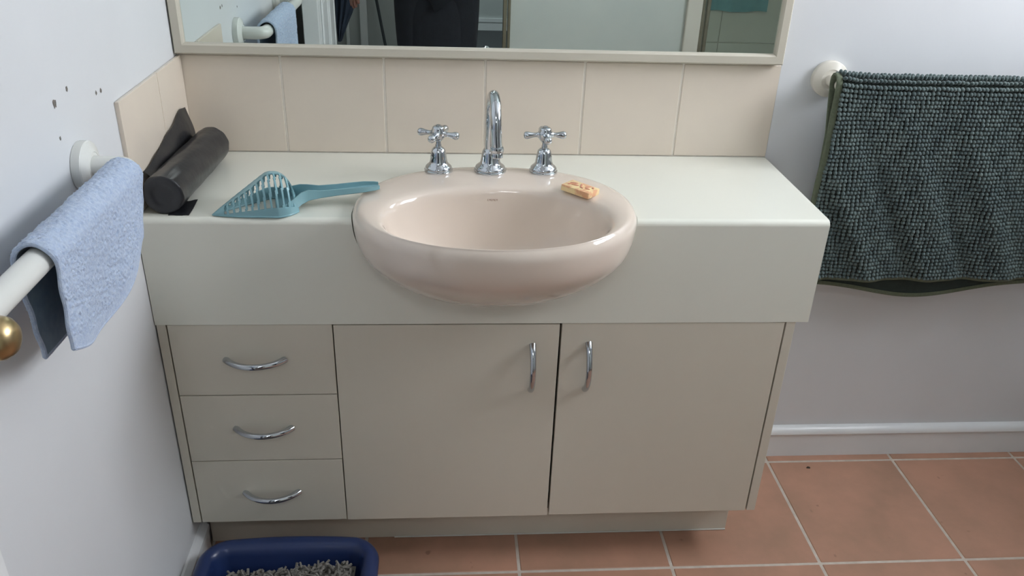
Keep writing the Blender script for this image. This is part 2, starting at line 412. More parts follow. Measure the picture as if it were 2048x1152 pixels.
MB().box(FX + fw - .004, FXR - fw + .004, -.0105, -.004, FZ0 + fw - .004, FZ1 - fw + .004).build('glass', M['mirror'], mi)

# ------------------------------------------------------------------ vanity cabinet
YC, ZC = 0.3493, 0.1303
va = thing('vanity_cabinet', (.59, -.17, 0), 'cream vanity cabinet with three drawers and two doors under the bench top', 'cabinet')
MB().box(.003, .0188, -YC, -.0005, ZC, ZAP, .0006, 1).build('side_panel', M['cab'], va)
MB().box(1.1553, 1.173, -YC, -.0005, ZC, ZAP, .0006, 1).build('side_panel', M['cab'], va)
MB().box(.019, 1.155, -YC + .02, -.001, ZC, ZC + .016).build('bottom_panel', M['cab_dark'], va)
MB().box(.019, 1.155, -.010, -.001, ZC + .016, ZAP - .002).build('back_panel', M['cab_dark'], va)
MB().box(.305, .321, -YC + .02, -.011, ZC + .016, ZAP - .002).build('divider', M['cab_dark'], va)
MB().box(.02, 1.155, -YC + .018, -YC + .034, ZAP - .06, ZAP - .001).build('top_rail', M['cab_dark'], va)
MB().box(.006, 1.1525, -.2693, -.2535, 0.0005, ZC, .0005, 1).build('kickboard', M['cab'], va)
MB().box(1.137, 1.1525, -.2535, -.001, 0.0005, ZC, .0005, 1).build('kickboard', M['cab'], va)
MB().box(.4, 1.1525, -.2722, -.2690, 0.0003, .0035, .001, 1).build('sealant_line', M['seal'], va)
def front(name, x0, x1, z0, z1):
    return weighted(MB().box(x0, x1, -YC, -YC + .016, z0, z1, .0008, 2).build(name, M['cab'], va, smooth=True, loc=((x0 + x1) / 2, -YC + .008, (z0 + z1) / 2), angle=60))
def set_parent_loc(o):
    o.location = Vector(o.location) - Vector(o.parent.location)
def bow(parent, p0, p1, out, name='handle'):
    """bow handle between two feet, bulging out along -y"""
    p0, p1 = Vector(p0), Vector(p1); c = (p1 - p0); L = c.length; ax = c.normalized()
    R = (L * L / 4 + out * out) / (2 * out); half = math.asin(L / 2 / R)
    pts, rad = [], []
    n = 25
    for k in range(n):
        a = -half + 2 * half * k / (n - 1)
        p = (p0 + p1) / 2 + ax * (R * sin(a)) + Vector((0, -1, 0)) * (R * cos(a) - (R - out))
        pts.append(p); e = abs(2 * k / (n - 1) - 1)
        rad.append(.0056 + .0012 * e ** 4)
    h = MB().tube(pts, rad, 14).build(name, M['chrome'], None, smooth=True, angle=60)
    h.parent = parent
    h.matrix_parent_inverse = Matrix.Translation(-(Vector(parent.location) + Vector(parent.parent.location)))
    return h
G = .0011
zs = [(.4416 + G, ZAP - .0012), (.2868 + G, .4416 - G), (.1303, .2868 - G)]
hz = [.5200, .3648, .2060]
for (z0, z1), h in zip(zs, hz):
    f = front('drawer', .0213, .3108, z0, z1); set_parent_loc(f)
    bow(f, (.1150, -YC + .0008, h), (.2212, -YC + .0008, h), .027)
f = front('door', .3130, .7258, .1288, ZAP - .0030); set_parent_loc(f)
bow(f, (.678, -YC + .0008, .4475), (.6772, -YC + .0008, .5485), .027)
f = front('door', .7300, 1.1522, .1300, ZAP - .0012); set_parent_loc(f)
bow(f, (.7831, -YC + .0008, .4480), (.7826, -YC + .0008, .5515), .027)
for o in va.children:
    pass

# ------------------------------------------------------------------ bench top
R = .011
prof = [(-.0015, ZT), (-D + R, ZT)]
for k in range(1, 9):
    a = pi / 2 * k / 8
    prof.append((-D + R - R * sin(a), ZT - R + R * cos(a)))
prof += [(-D, ZAP), (-D + .018, ZAP), (-D + .018, ZT - .032), (-.0015, ZT - .032)]
b = MB().rings([[(x, y, z) for y, z in prof] for x in (.0015, XE)])
b.box(XE - .016, XE - .0002, -D + .018, -.0015, ZAP, ZT - .032)
bench = b.build('bench_top', M['bench'], smooth=True, angle=30)
tag(bench, 'long cream laminate bench top with deep front apron holding the basin', 'bench top')

# ------------------------------------------------------------------ basin
def sel(a, b_, cy, z, n=96, p=2.15, cx=.603):
    out = []
    for k in range(n):
        t = 2 * pi * k / n; c, s = cos(t), sin(t)
        out.append((cx + a * math.copysign(abs(c) ** (2 / p), c), cy + b_ * math.copysign(abs(s) ** (2 / p), s), z))
    return out
CYO, CYI = -.317, -.3715
inner = [(.018, .018, -.345, .6685), (.05, .042, -.347, .670), (.095, .072, -.353, .680), (.132, .096, -.360, .700), (.158, .112, -.366, .728),
         (.174, .121, -.369, .757), (.183, .1265, -.3705, .782), (.1875, .1295, -.371, .798), (.1905, .1315, -.3715, .8065), (.1945, .1345, -.3712, .8125), (.200, .139, -.3700, .8162),
         (.2075, .146, -.3660, .8185)]
mid = [(.216, .157, -.356, .8195), (.224, .171, -.3432, .8198), (.231, .184, -.3305, .8190)]
outer = [(.2375, .1945, -.3205, .8170), (.2425, .2005, -.3172, .8130), (.2460, .2035, -.3165, .8070), (.2472, .2045, -.3165, .8005), (.2467, .2040, -.3165, .793)]
under = [(.2460, .2025, -.317, .784), (.2440, .199, -.318, .770), (.2400, .193, -.320, .757), (.2340, .183, -.322, .743), (.2235, .168, -.324, .728), (.2090, .150, -.326, .713),
         (.1880, .126, -.328, .694), (.1560, .096, -.330, .673), (.1140, .062, -.333, .654), (.0700, .034, -.337, .641), (.03, .014, -.340, .635)]
allr = inner + mid + outer + under
bas = MB().rings([sel(*r) for r in allr]).build('basin', M['basin'], smooth=True, angle=60)
sub = bas.modifiers.new('s', 'SUBSURF'); sub.levels = 1; sub.render_levels = 1
apply_mods(bas); smooth(bas)
tag(bas, 'oval pinkish ceramic basin set half proud of the bench front', 'basin')
# cut the bench to the basin
cut = MB().rings([sel(a + .0012, b_ + .0012, cy, z) for a, b_, cy, z in ([(.2472, .2045, -.3165, .83)] + [(.2472, .2045, -.3165, .8005)] + outer[4:] + under)]).build('cutter', M['gap'])
bo = bench.modifiers.new('b', 'BOOLEAN'); bo.operation = 'DIFFERENCE'; bo.object = cut; bo.solver = 'EXACT'
apply_mods(bench)
bpy.data.objects.remove(cut)
bench.data.set_sharp_from_angle(angle=radians(30))
weighted(bench)
# waste and maker's mark
MB().lathe([(0, .6695), (.0, .6718), (.016, .6722), (.0215, .6712), (.022, .669), (.0, .668)], (.603, -.345, 0), (0, 0, 1), 32).build('waste', M['chrome'], bas, smooth=True)
bm = bmesh.new(); bm.from_mesh(bas.data); bvh = BVHTree.FromBMesh(bm); bm.free()
mk = MB()
def on_basin(x, z):
    h = bvh.ray_cast(Vector((x, -.37, z)), Vector((0, 1, 0)))
    return h[0] + h[1] * (.00025 if h[1].y < 0 else -.00025)
def stroke(x0, z0, x1, z1, wd=.0006):
    d = Vector((x1 - x0, z1 - z0)).normalized(); nn = Vector((-d.y, d.x)) * wd / 2
    q = [on_basin(x0 + nn.x, z0 + nn.y), on_basin(x1 + nn.x, z1 + nn.y), on_basin(x1 - nn.x, z1 - nn.y), on_basin(x0 - nn.x, z0 - nn.y)]
    mk.add(q, [(0, 1, 2, 3)])
x, z = .5925, .7925
for g in range(6):      # illegible little printed mark
    gx = x + g * .0032
    stroke(gx, z, gx, z + .0026); stroke(gx, z + .0026, gx + .002, z + .0026)
    if g % 2: stroke(gx + .002, z + .0026, gx + .002, z)
    else: stroke(gx, z, gx + .002, z)
mk.build('printed_mark', M['print'], bas, fix=False)

# ------------------------------------------------------------------ taps
ZB = .8192
def bell(mb, x, y, z, s=1.0):
    mb.lathe([(0, 0), (.0265 * s, 0), (.0272 * s, .002), (.0272 * s, .0045), (.0250 * s, .0058), (.0255 * s, .0075), (.0245 * s, .0105), (.0215 * s, .0135), (.0178 * s, .0165),
              (.0162 * s, .0215), (.0150 * s, .030), (.0138 * s, .0385), (.0122 * s, .0435), (.0088 * s, .0470), (.0058 * s, .0485), (.0, .0490)], (x, y, z), (0, 0, 1), 40)
def cross_tap(x, y, rot, label):
    t = thing('basin_tap', (x, y, ZB - .002), label, 'tap', 'cross head basin taps')
    b = MB(); bell(b, x, y, ZB - .0015); b.build('tap_base', M['chrome'], t, smooth=True, angle=50)
    MB().lathe([(0, .046), (.0058, .046), (.0058, .0505), (.0047, .053), (.0047, .060), (.0, .060)], (x, y, ZB), (0, 0, 1), 24).build('stem', M['chrome'], t, smooth=True, angle=50)
    b = MB()
    b.lathe([(0, .0570), (.0064, .0580), (.0100, .0622), (.0132, .0680), (.0142, .0730), (.0136, .0780), (.0112, .0825), (.0112, .0838), (.0090, .0862), (.0, .0876)], (x, y, ZB), (0, 0, 1), 28)
    for k in range(4):
        a = rot + k * pi / 2; d = (cos(a), sin(a), -.04)
        b.lathe([(0, .008), (.0068, .0090), (.0068, .0125), (.0052, .0140), (.0043, .0165), (.0044, .021), (.0054, .0265), (.0068, .0310), (.0074, .0345), (.0068, .0378), (.0048, .0400), (.0, .0410)], (x, y, ZB + .0728), d, 20)
    b.build('cross_handle', M['chrome'], t, smooth=True, angle=50)
    MB().lathe([(0, .0868), (.0046, .0871), (.0046, .0885), (.003, .0893), (0, .0894)], (x, y, ZB), (0, 0, 1), 20).build('indice', M['chrome'], t, smooth=True, angle=50)
cross_tap(.5025, -.1555, radians(-20), 'chrome cross head tap left of the basin spout')
cross_tap(.7025, -.1560, radians(3), 'chrome cross head tap between the basin spout and the soap')
sp = thing('basin_spout', (.6005, -.1545, ZB - .002), 'tall chrome gooseneck spout in the middle of the basin', 'tap')
b = MB(); bell(b, .6005, -.1545, ZB - .0015, 1.14); b.build('spout_base', M['chrome'], sp, smooth=True, angle=50)
pts = []
bx, by, bz = .6005, -.1545, ZB + .042
Rg = .047; H = .066
for k in range(8): pts.append((bx, by, bz + H * k / 7))
for k in range(1, 19):
    a = pi * 1.0 * k / 18
    pts.append((bx + .004 * (1 - cos(a)) / 2, by - Rg + Rg * cos(a), bz + H + Rg * sin(a)))
e = pts[-1]
for k in range(1, 6): pts.append((e[0] + .0004 * k, e[1] - .0002 * k, e[2] - .0062 * k))
rad = [.0108 - .0012 * min(1, k / 22) for k in range(len(pts))]
MB().tube(pts, rad, 24).build('spout_pipe', M['chrome'], sp, smooth=True, angle=60)
e = pts[-1]
MB().lathe([(0, 0), (.0098, 0), (.0122, .0015), (.0128, .006), (.0122, .0095), (.0105, .011), (.0112, .0125), (.0112, .0195), (.0095, .0205), (.0, .0205)], (e[0], e[1], e[2] + .002), (0, 0, -1), 30).build('nozzle', M['chrome'], sp, smooth=True, angle=50)

# ------------------------------------------------------------------ soap
so = thing('soap_bar', (.7575, -.268, .82), 'small carved yellow and pink soap bar on the basin rim', 'soap')
b = MB().box(-.0295, .0295, -.0185, .0185, 0, .0115, .0012, 2)
o = b.build('bar', M['soap'], None, smooth=True, angle=40); o.parent = so
c_ = MB()
for (x, y, L, a) in ((-.016, .004, .017, .5), (-.010, -.003, .016, .3), (-.002, .006, .013, 2.0), (.004, -.004, .012, 2.6), (.012, .007, .015, 1.1), (.016, -.002, .011, .1), (-.020, -.006, .010, 1.2), (.021, .009, .009, 2.3)):
    n = 10; rr = []
    for s_, zz in ((1, .0112), (.8, .0128), (.35, .0133)):
        rr.append([(x + cos(a) * cos(2 * pi * k / n) * L / 2 * s_ - sin(a) * sin(2 * pi * k / n) * .0022 * s_, y + sin(a) * cos(2 * pi * k / n) * L / 2 * s_ + cos(a) * sin(2 * pi * k / n) * .0022 * s_, zz) for k in range(n)])
    c_.rings(rr)
o = c_.build('carved_relief', M['soap_carve'], None, smooth=True); o.parent = so
so.rotation_euler = (radians(-2), radians(3), radians(-41))

# ------------------------------------------------------------------ litter scoop on the bench
sc = thing('litter_scoop', (.20, -.30, ZT), 'teal slotted plastic scoop lying face down on the bench', 'scoop')
T = Vector((.1245, -.3390, ZT)); axd = Vector((.9405, .3400, 0)).normalized(); sd = Vector((axd.y, -axd.x, 0))    # sd points to the camera side
L = .139
def arch(s, a):
    """s 0 tip .. 1 back; a 0 near side .. pi far side"""
    w_ = .046 * min(1, s / .74) ** .85 * (1 if s < .74 else math.sqrt(max(0, 1 - ((s - .74) / .29) ** 2 * .75)))
    h_ = .0690 * (s / .76) ** .98 * (1 - .10 * max(0, (s / .76 - .85) / .15) ** 2) if s < .76 else 0.0621 * math.sqrt(max(.0, 1 - ((s - .76) / .246) ** 2.3))
    ca, sa = cos(a), sin(a)
    x = s * L
    y = w_ * math.copysign(abs(ca) ** .9, ca); z = h_ * abs(sa) ** .80
    # the ridge leans away from the viewer towards the tip
    return T + axd * x + sd * y + Vector((0, 0, z + .0016))
NS, NA = 96, 48
vs = []; fs = []
for i in range(NS + 1):
    for j in range(NA + 1):
        vs.append(arch(.012 + (.985) * i / NS, pi * j / NA))
for i in range(NS):
    for j in range(NA):
        s = (i + .5) / NS; a = (j + .5) / NA
        # slots on both flanks, slanted backwards; spine band between them is solid
        sk = s - .06 * (a if a < .5 else 1 - a)
        per = .0715
        slot = ((sk - .10) / per) % 1.0 < .68 and .12 < sk < .955
        flank = (.07 < a < .41) or (.59 < a < .92)
        if s > .45: flank = (.07 < a < .41 + .065 * min(1, (s - .45) / .2)) or (.59 < a < .92)
        if slot and flank: continue
        k = i * (NA + 1) + j
        fs.append((k, k + 1, k + NA + 2, k + NA + 1))
me = MB().add(vs, fs).build('slotted_bowl', M['scoop'], sc, smooth=True, angle=50)
md = me.modifiers.new('so', 'SOLIDIFY'); md.thickness = .0022; md.offset = 0
apply_mods(me); smooth(me, 50)
# rim flange along the foot of the bowl
b = MB()
for sgn in (0, pi):
    pts = [arch(.004 + .99 * k / 24, sgn) + Vector((0, 0, .0006)) for k in range(25)]
    b.tube(pts, [.0012 + .0010 * min(1, k / 6) for k in range(25)], 8)
b.build('rim', M['scoop'], sc, smooth=True)
# handle: U channel that flares into the bowl
P0 = T + axd * (L * .80); hd = Vector((.979, .203, 0)).normalized(); hs = Vector((hd.y, -hd.x, 0))
stations = [(-.006, .043, .000, .0135), (.012, .040, .0015, .0190), (.026, .032, .004, .0225), (.038, .022, .0095, .0225), (.050, .0155, .0130, .0205), (.070, .0145, .0160, .0145),
            (.100, .0140, .0185, .0125), (.130, .0150, .0205, .0115), (.148, .0155, .0218, .0105), (.166, .0130, .0230, .0090), (.173, .0100, .0236, .0080)]
rs = []
for d_, w_, z_, hgt in stations:
    c0 = P0 + hd * d_ + Vector((0, 0, z_ + .0012)); t_ = .0012
    sec = [(-w_, hgt), (-w_, .002), (-w_ + .003, 0), (w_ - .003, 0), (w_, .002), (w_, hgt), (w_ - 2 * t_, hgt), (w_ - 2 * t_, .0035), (w_ - .0045, .0024), (-w_ + .0045, .0024), (-w_ + 2 * t_, .0035), (-w_ + 2 * t_, hgt)]
    rs.append([c0 + hs * p + Vector((0, 0, q)) for p, q in sec])
b = MB().rings(rs)
b.build('handle', M['scoop'], sc, smooth=True, angle=35)

# ------------------------------------------------------------------ roll of bags
rb = thing('bin_bag_roll', (.06, -.19, ZT), 'roll of black plastic bags lying in the left bench corner', 'bag roll')
A = Vector((.0475, -.3335, ZT + .0340)); B = Vector((.0600, -.056, ZT + .0345))
ax = (B - A).normalized(); e1 = ax.cross(Vector((0, 0, 1))).normalized(); e2 = e1.cross(ax)
n = 72
rs = []
random.seed(3)
ph = [random.uniform(0, 6.28) for _ in range(12)]
def rough_r(t, a):
    return .0335 + .0006 * sin(3 * a + ph[0] + 3 * t) + .00035 * sin(11 * a + 9 * t + ph[1]) + .0003 * sin(23 * t + 5 * a + ph[2]) + .0012 * math.exp(-((a - 2.3) / .25) ** 2) * (1 - t * .4)
sta = [0, .006, .02] + [.04 + .92 * k / 30 for k in range(31)] + [.98, .995, 1.0]
rs.append([A + ax * .0012 + (e1 * cos(2 * pi * k / n) + e2 * sin(2 * pi * k / n)) * .012 for k in range(n)])
rs.append([A + ax * .0006 + (e1 * cos(2 * pi * k / n) + e2 * sin(2 * pi * k / n)) * .0185 for k in range(n)])
rs.append([A - ax * .0008 + (e1 * cos(2 * pi * k / n) + e2 * sin(2 * pi * k / n)) * .0215 for k in range(n)])
rs.append([A + (e1 * cos(2 * pi * k / n) + e2 * sin(2 * pi * k / n)) * .029 for k in range(n)])
Lr = (B - A).length
for t in sta:
    shrink = .94 if t in (0, 1.0) else 1
    rs.append([A + ax * (t * Lr) + (e1 * cos(2 * pi * k / n) + e2 * sin(2 * pi * k / n)) * rough_r(t, 2 * pi * k / n) * shrink for k in range(n)])
MB().rings(rs).build('roll', M['bag'], rb, smooth=True, angle=50)
# loose sheet that stands up against the side tiles
fl_rows = []
NU, NV = 30, 14
for i in range(NU + 1):
    u = i / NU
    row = []
    y = -.305 + .262 * u
    foot = Vector((.026, y, ZT + .0635 - .004 * (1 - u)))          # leaves the roll on its upper left
    height = .004 + .043 * u ** 1.3 * (1 if u < .9 else (1 - (u - .9) * 2.0))
    for j in range(NV + 1):
        v = j / NV
        p = foot + Vector((-.0135 * v + .003 * sin(v * pi), .006 * v, height * v - .016 * (1 - v)))
        p += Vector((.0012 * sin(14 * u + 5 * v), 0, .0012 * sin(21 * u + 3 * v) * v))
        row.append(p)
    fl_rows.append(row)
mb = MB().rings(fl_rows, closed=False, cap0=False, cap1=False)
o = mb.build('loose_sheet', M['bag'], rb, smooth=True)
md = o.modifiers.new('so', 'SOLIDIFY'); md.thickness = .0009; apply_mods(o); smooth(o, 50)
rows = []
for i in range(9):
    u = i / 8
    rows.append([Vector((.052 + .034 * u, -.338 + .060 * v / 6, ZT + .0012 + .004 * (v / 6) * u + .0008 * sin(9 * u + v))) for v in range(7)])
o = MB().rings(rows, closed=False, cap0=False, cap1=False).build('bag_end', M['bag'], rb, smooth=True)
md = o.modifiers.new('so', 'SOLIDIFY'); md.thickness = .0009; apply_mods(o); smooth(o, 50)

# ------------------------------------------------------------------ towel rails
def rail(name, axis, fixed, a0, a1, z, off, material, label, rr=.0152):
    """axis 'y': on the left wall; axis 'x': on the back wall"""
    P = (lambda along, out, zz: Vector((out, along, zz))) if axis == 'y' else (lambda along, out, zz: Vector((along, -out, zz)))
    out = P(0, 1, 0)
    t = thing(name, P((a0 + a1) / 2, 0.001, z), label, 'towel rail')
    for a in (a0, a1):
        MB().lathe([(0, .0006), (.0362, .0006), (.0366, .002), (.0366, .0125), (.0352, .0140), (.0215, .0198), (.0205, .0198), (.0200, .0190), (0, .0190)], P(a, 0, z), out, 48).build('wall_rose', material, t, smooth=True, angle=18)
    pts = []
    cr = .022
    s = 1 if a1 > a0 else -1
    pts += [P(a0, .018 + (off - cr - .018) * k / 4, z) for k in range(5)]
    for k in range(1, 9):
        q = pi / 2 * k / 8
        pts.append(P(a0 + s * cr * (1 - cos(q)), off - cr + cr * sin(q), z))
    pts += [P(a0 + s * cr + (a1 - a0 - 2 * s * cr) * k / 12, off, z) for k in range(1, 13)]
    for k in range(1, 9):
        q = pi / 2 * k / 8
        pts.append(P(a1 - s * cr * (1 - sin(q)), off - cr + cr * cos(q), z))
    pts += [P(a1, off - cr - (off - cr - .018) * k / 4, z) for k in range(1, 5)]
    MB().tube(pts, rr, 28).build('bar', material, t, smooth=True, angle=60)
    return t
rail('towel_rail', 'y', 0, -.500, -1.018, .9435, .070, M['rail'], 'white towel rail on the left wall under the blue washcloth')
rail('towel_rail', 'x', 0, 1.2985, 2.06, .971, .070, M['rail_cream'], 'cream towel rail on the back wall under the green bath mat', .0125)

# ------------------------------------------------------------------ washcloth
wc = thing('washcloth', (.07, -.69, .96), 'pale blue terry washcloth draped over the white rail at the left', 'washcloth')
from mathutils import noise as mn
NU, NV = 230, 210
RX, RZ, rr = .070, .9435, .0205
y_near, y_far = -.815, -.533
rows = []
def cloth_pt(u, v):
    # u 0 near the camera .. 1 at the rose end; v 0 back hem .. 1 front hem, arc lengths below
    y = y_near + (y_far - y_near) * u
    backlen = .124 + .008 * sin(pi * u)
    frontlen = .106 + .034 * sin(pi * min(1, u * 1.05) ** .95) - .020 * u ** 3
    arcl = pi * rr
    tot = backlen + arcl + frontlen
    d = v * tot
    if d < backlen:
        q = backlen - d
        x, z = RX - rr, RZ - q
        x -= .006 * (q / backlen) - .010 * q / backlen * (1 - u)
        yy = y + q * (.04 * (1 - u) - .10 * u)
    elif d < backlen + arcl:
        a = pi * (d - backlen) / arcl
        x, z = RX - rr * cos(a), RZ + rr * sin(a); yy = y
    else:
        q = d - backlen - arcl
        x, z = RX + rr, RZ - q
        x += .05 * q * sin(9 * u + 1) - .06 * q
        yy = y - q * (.06 * (1 - u) + .22 * u)
    yy += .0015 * sin(40 * v)
    return Vector((x, yy, z))
for i in range(NU + 1):
    rows.append([cloth_pt(i / NU, j / NV) for j in range(NV + 1)])
mb = MB().rings(rows, closed=False, cap0=False, cap1=False)
o = mb.build('terry_cloth', [M['cloth'], M['cloth_back']], wc, smooth=True)
bm = bmesh.new(); bm.from_mesh(o.data)
bm.normal_update()
ctr = Vector((RX, 0, RZ))
bm.faces.ensure_lookup_table()
mean = sum((f.normal.dot(Vector((f.calc_center_median().x - RX, 0, f.calc_center_median().z - RZ))) for f in list(bm.faces)[::50]))
if mean < 0: bmesh.ops.reverse_faces(bm, faces=bm.faces)
bm.to_mesh(o.data); bm.free()
md = o.modifiers.new('so', 'SOLIDIFY'); md.thickness = .0045; md.offset = 1.0; md.material_offset = 0; md.material_offset_rim = 0
apply_mods(o)
me = o.data
# loops of the terry: displace outer side with noise; the inner side keeps its flat weave
nv = len(me.vertices)
me.update()
nrm = [v.normal.copy() for v in me.vertices]
NORIG = (NU + 1) * (NV + 1)
for v in me.vertices:
    if v.index >= NORIG: continue            # the inner side keeps its flat weave
    j_ = (v.index % NORIG) % (NV + 1); wgt = max(0.12, min(1, (min(j_, NV - j_) / NV - .035) / .02))
    p = v.co
    k = mn.noise(p * 300) * .0022 + mn.noise(p * 560) * .0012 + mn.noise(p * 60) * .0012
    v.co += nrm[v.index] * k * wgt
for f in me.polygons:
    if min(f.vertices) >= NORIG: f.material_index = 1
smooth(o)
# hem cords along the edges
b = MB()
def outp(u, v):
    a = cloth_pt(u, v); d1 = cloth_pt(min(1, u + .01), v) - cloth_pt(max(0, u - .01), v); d2 = cloth_pt(u, min(1, v + .01)) - cloth_pt(u, max(0, v - .01))
    nn = d1.cross(d2).normalized()
    c0 = Vector((a.x - RX, 0, a.z - RZ))
    if nn.dot(c0) < 0: nn = -nn
    return a + nn * .0022
b.tube([outp(k / 60, 1) for k in range(61)], .0030, 8); b.tube([outp(k / 60, 0) for k in range(61)], .0030, 8)
b.tube([outp(0, k / 60) for k in range(61)], .0030, 8); b.tube([outp(1, k / 60) for k in range(61)], .0030, 8)
b.build('hem', M['cloth'], wc, smooth=True)

# ------------------------------------------------------------------ bath mat
bmt = thing('bath_mat', (1.63, -.07, .98), 'dark slate green chenille bath mat hanging over the rail at the right', 'bath mat')
X0, X1 = 1.281, 1.99
RZm, RYm, rm = .971, -.070, .0152
ZF, ZBk = .5500, .535
FL = RZm - ZF; BL = RZm - ZBk
def mat_pt(x, d, lift=0.0):
    """d: arc length from the top of the roll, positive at the front"""
    arc = rm * pi / 2
    sag = .004 * sin((x - X0) * 9) + .003
    if d >= 0:
        if d < arc:
            a = d / rm; p = Vector((x, RYm - rm * sin(a), RZm + rm * cos(a))); nn = Vector((0, -sin(a), cos(a)))
        else:
            q = d - arc; k = min(1, q / .25)
            ph_ = (x + .42 * (RZm - q)) * 2 * pi / .150 + .9
            wv = .0068 * k * sin(ph_) + .0016 * k * sin((x + .55 * (RZm - q)) * 2 * pi / .064)
            p = Vector((x, RYm - rm - .004 * k - wv, RZm - q)); nn = Vector((0, -1, 0))
            nn.x = -.0068 * k * 2 * pi / .150 * cos(ph_)
            nn.normalize()
    else:
        dd = -d
        if dd < arc:
            a = dd / rm; p = Vector((x, RYm + rm * sin(a), RZm + rm * cos(a))); nn = Vector((0, sin(a), cos(a)))
        else:
            q = dd - arc
            low = 1 + .085 * math.exp(-((x - 1.57) / .16) ** 2)
            p = Vector((x + .010 * math.exp(-(x - X0) / .08) * min(1, q / .1), RYm + rm - .012 * min(1, q / .2), RZm - q * low)); nn = Vector((0, 1, 0))
    p.z += .009 * math.exp(-((x - X0) / .03)) * math.exp(-(d / .05) ** 2)
    return p + nn * lift
NU, NV = 90, 90
d0, d1 = -(BL + rm * pi / 2), FL + rm * pi / 2
rows = [[mat_pt(X0 + (X1 - X0) * i / NU, d0 + (d1 - d0) * j / NV) for j in range(NV + 1)] for i in range(NU + 1)]
o = MB().rings(rows, closed=False, cap0=False, cap1=False).build('backing', M['mat_base'], bmt, smooth=True)
md = o.modifiers.new('so', 'SOLIDIFY'); md.thickness = .003; md.offset = 0; apply_mods(o); smooth(o)
# hem binding
b = MB()
def strip(edge):
    return edge
rows = [[mat_pt(X0 + dx, d0 + (d1 - d0) * j / 90, l) for j in range(91)] for dx, l in ((.0095, .0036), (.003, .0044), (-.0015, .002), (-.0015, -.002), (.003, -.0036), (.0095, -.003))]
b.rings(rows, closed=False, cap0=False, cap1=False)
for dd, sg in ((d1, 1), (d0, -1)):
    rows = [[mat_pt(X0 + (X1 - X0) * k / 80, dd + sg * off, l) for k in range(81)] for off, l in ((-.008, .0036), (-.002, .0044), (.0015, .002), (.0015, -.002), (-.002, -.0036), (-.008, -.003))]
    b.rings(rows, closed=False, cap0=False, cap1=False)
o = b.build('hem_binding', M['mat_hem'], bmt, smooth=True)
# chenille bobbles
ico = bmesh.new(); bmesh.ops.create_icosphere(ico, subdivisions=2, radius=1.0)
ico.verts.index_update()
iv = [v.co.copy() for v in ico.verts]; ifc = [[v.index for v in f.verts] for f in ico.faces]; ico.free()
vs = []; fs = []
random.seed(11)
px, pd = .0084, .0086
nx = int((X1 - X0 - .016) / px); nd = int((d1 - .012 + .06) / pd)
for i in range(nx + 1):
    for j in range(nd + 1):
        x = X0 + .0120 + i * px + random.uniform(-.0006, .0006)
        d = d1 - .0105 - j * pd + random.uniform(-.0006, .0006)
        x += .0012 * sin(d * 90 + i)
        p = mat_pt(x, d, .0066 + random.uniform(-.0007, .0008))
        q = mat_pt(x, d + .004, .0068); tdir = (q - mat_pt(x, d - .004, .0068)).normalized()
        nn = (mat_pt(x, d, .01) - mat_pt(x, d, 0)).normalized()
        s = tdir.cross(nn).normalized()
        tw = random.uniform(-.3, .15); t2 = tdir * cos(tw) + s * sin(tw); s2 = s * cos(tw) - tdir * sin(tw)
        ra, rb_, rc = random.uniform(.0039, .0044), random.uniform(.0039, .0045), random.uniform(.0050, .0060)
        k = len(vs)
        droop = tdir * random.uniform(0, .002)
        for c in iv:
            vs.append(p + droop * max(0, c.z) + s2 * (c.x * ra) + t2 * (c.y * rb_) + nn * (c.z * rc))
        fs += [tuple(q_ + k for q_ in f) for f in ifc]
o = MB().add(vs, fs).build('chenille_pile', M['mat_pile'], bmt, smooth=True, angle=None, fix=False)
o['kind'] = 'stuff'

# ------------------------------------------------------------------ litter tray
lt = thing('litter_tray', (.205, -.62, 0), 'navy blue plastic litter tray on the floor below the drawers', 'litter tray')
TX0, TX1, TY0, TY1 = .030, .3835, -.90, -.392
def rrect(x0, x1, y0, y1, r, z, bulge=0.0, n=8):
    out = []
    for (cx, cy, a0) in ((x1 - r, y1 - r, 0), (x0 + r, y1 - r, pi / 2), (x0 + r, y0 + r, pi), (x1 - r, y0 + r, 3 * pi / 2)):
        for k in range(n + 1):
            a = a0 + pi / 2 * k / n
            x = cx + r * cos(a); y = cy + r * sin(a)
            out.append((x, y, z))
    # extra points along the back edge so it can bow
    res = []
    m = len(out)
    for k in range(m):
        p, q = out[k], out[(k + 1) % m]; res.append(p)
        if (Vector(p) - Vector(q)).length > .06:
            for s_ in range(1, 14): res.append(tuple(Vector(p).lerp(Vector(q), s_ / 14)))
    fin = []
    for (x, y, z_) in res:
        t = (x - (x0 + x1) / 2) / ((x1 - x0) / 2); w_ = max(0, (y - (y1 - .08)) / .08)
        fin.append((x, y + bulge * (1 - t * t) * w_, z_))
    return fin
def ins(k, z, r=.05, bg=.012):
    return rrect(TX0 + k, TX1 - k, TY0 + k, TY1 - k, max(.012, r - k), z, bg)
rings_ = [ins(.055, .0015, .07), ins(.045, .004, .07), ins(.028, .060, .062), ins(.020, .100, .058), ins(.010, .107, .056), ins(.001, .108, .056), ins(0, .112, .056), ins(.003, .119, .056), ins(.010, .126, .056), ins(.018, .1285, .056), ins(.026, .126, .056, .006), ins(.031, .119, .06, .004), ins(.034, .108, .062, .002),
          ins(.040, .060, .066, 0), ins(.055, .0065, .07, 0), ins(.062, .005, .08, 0)]
MB().rings(rings_).build('tray_shell', M['tray'], lt, smooth=True, angle=40)
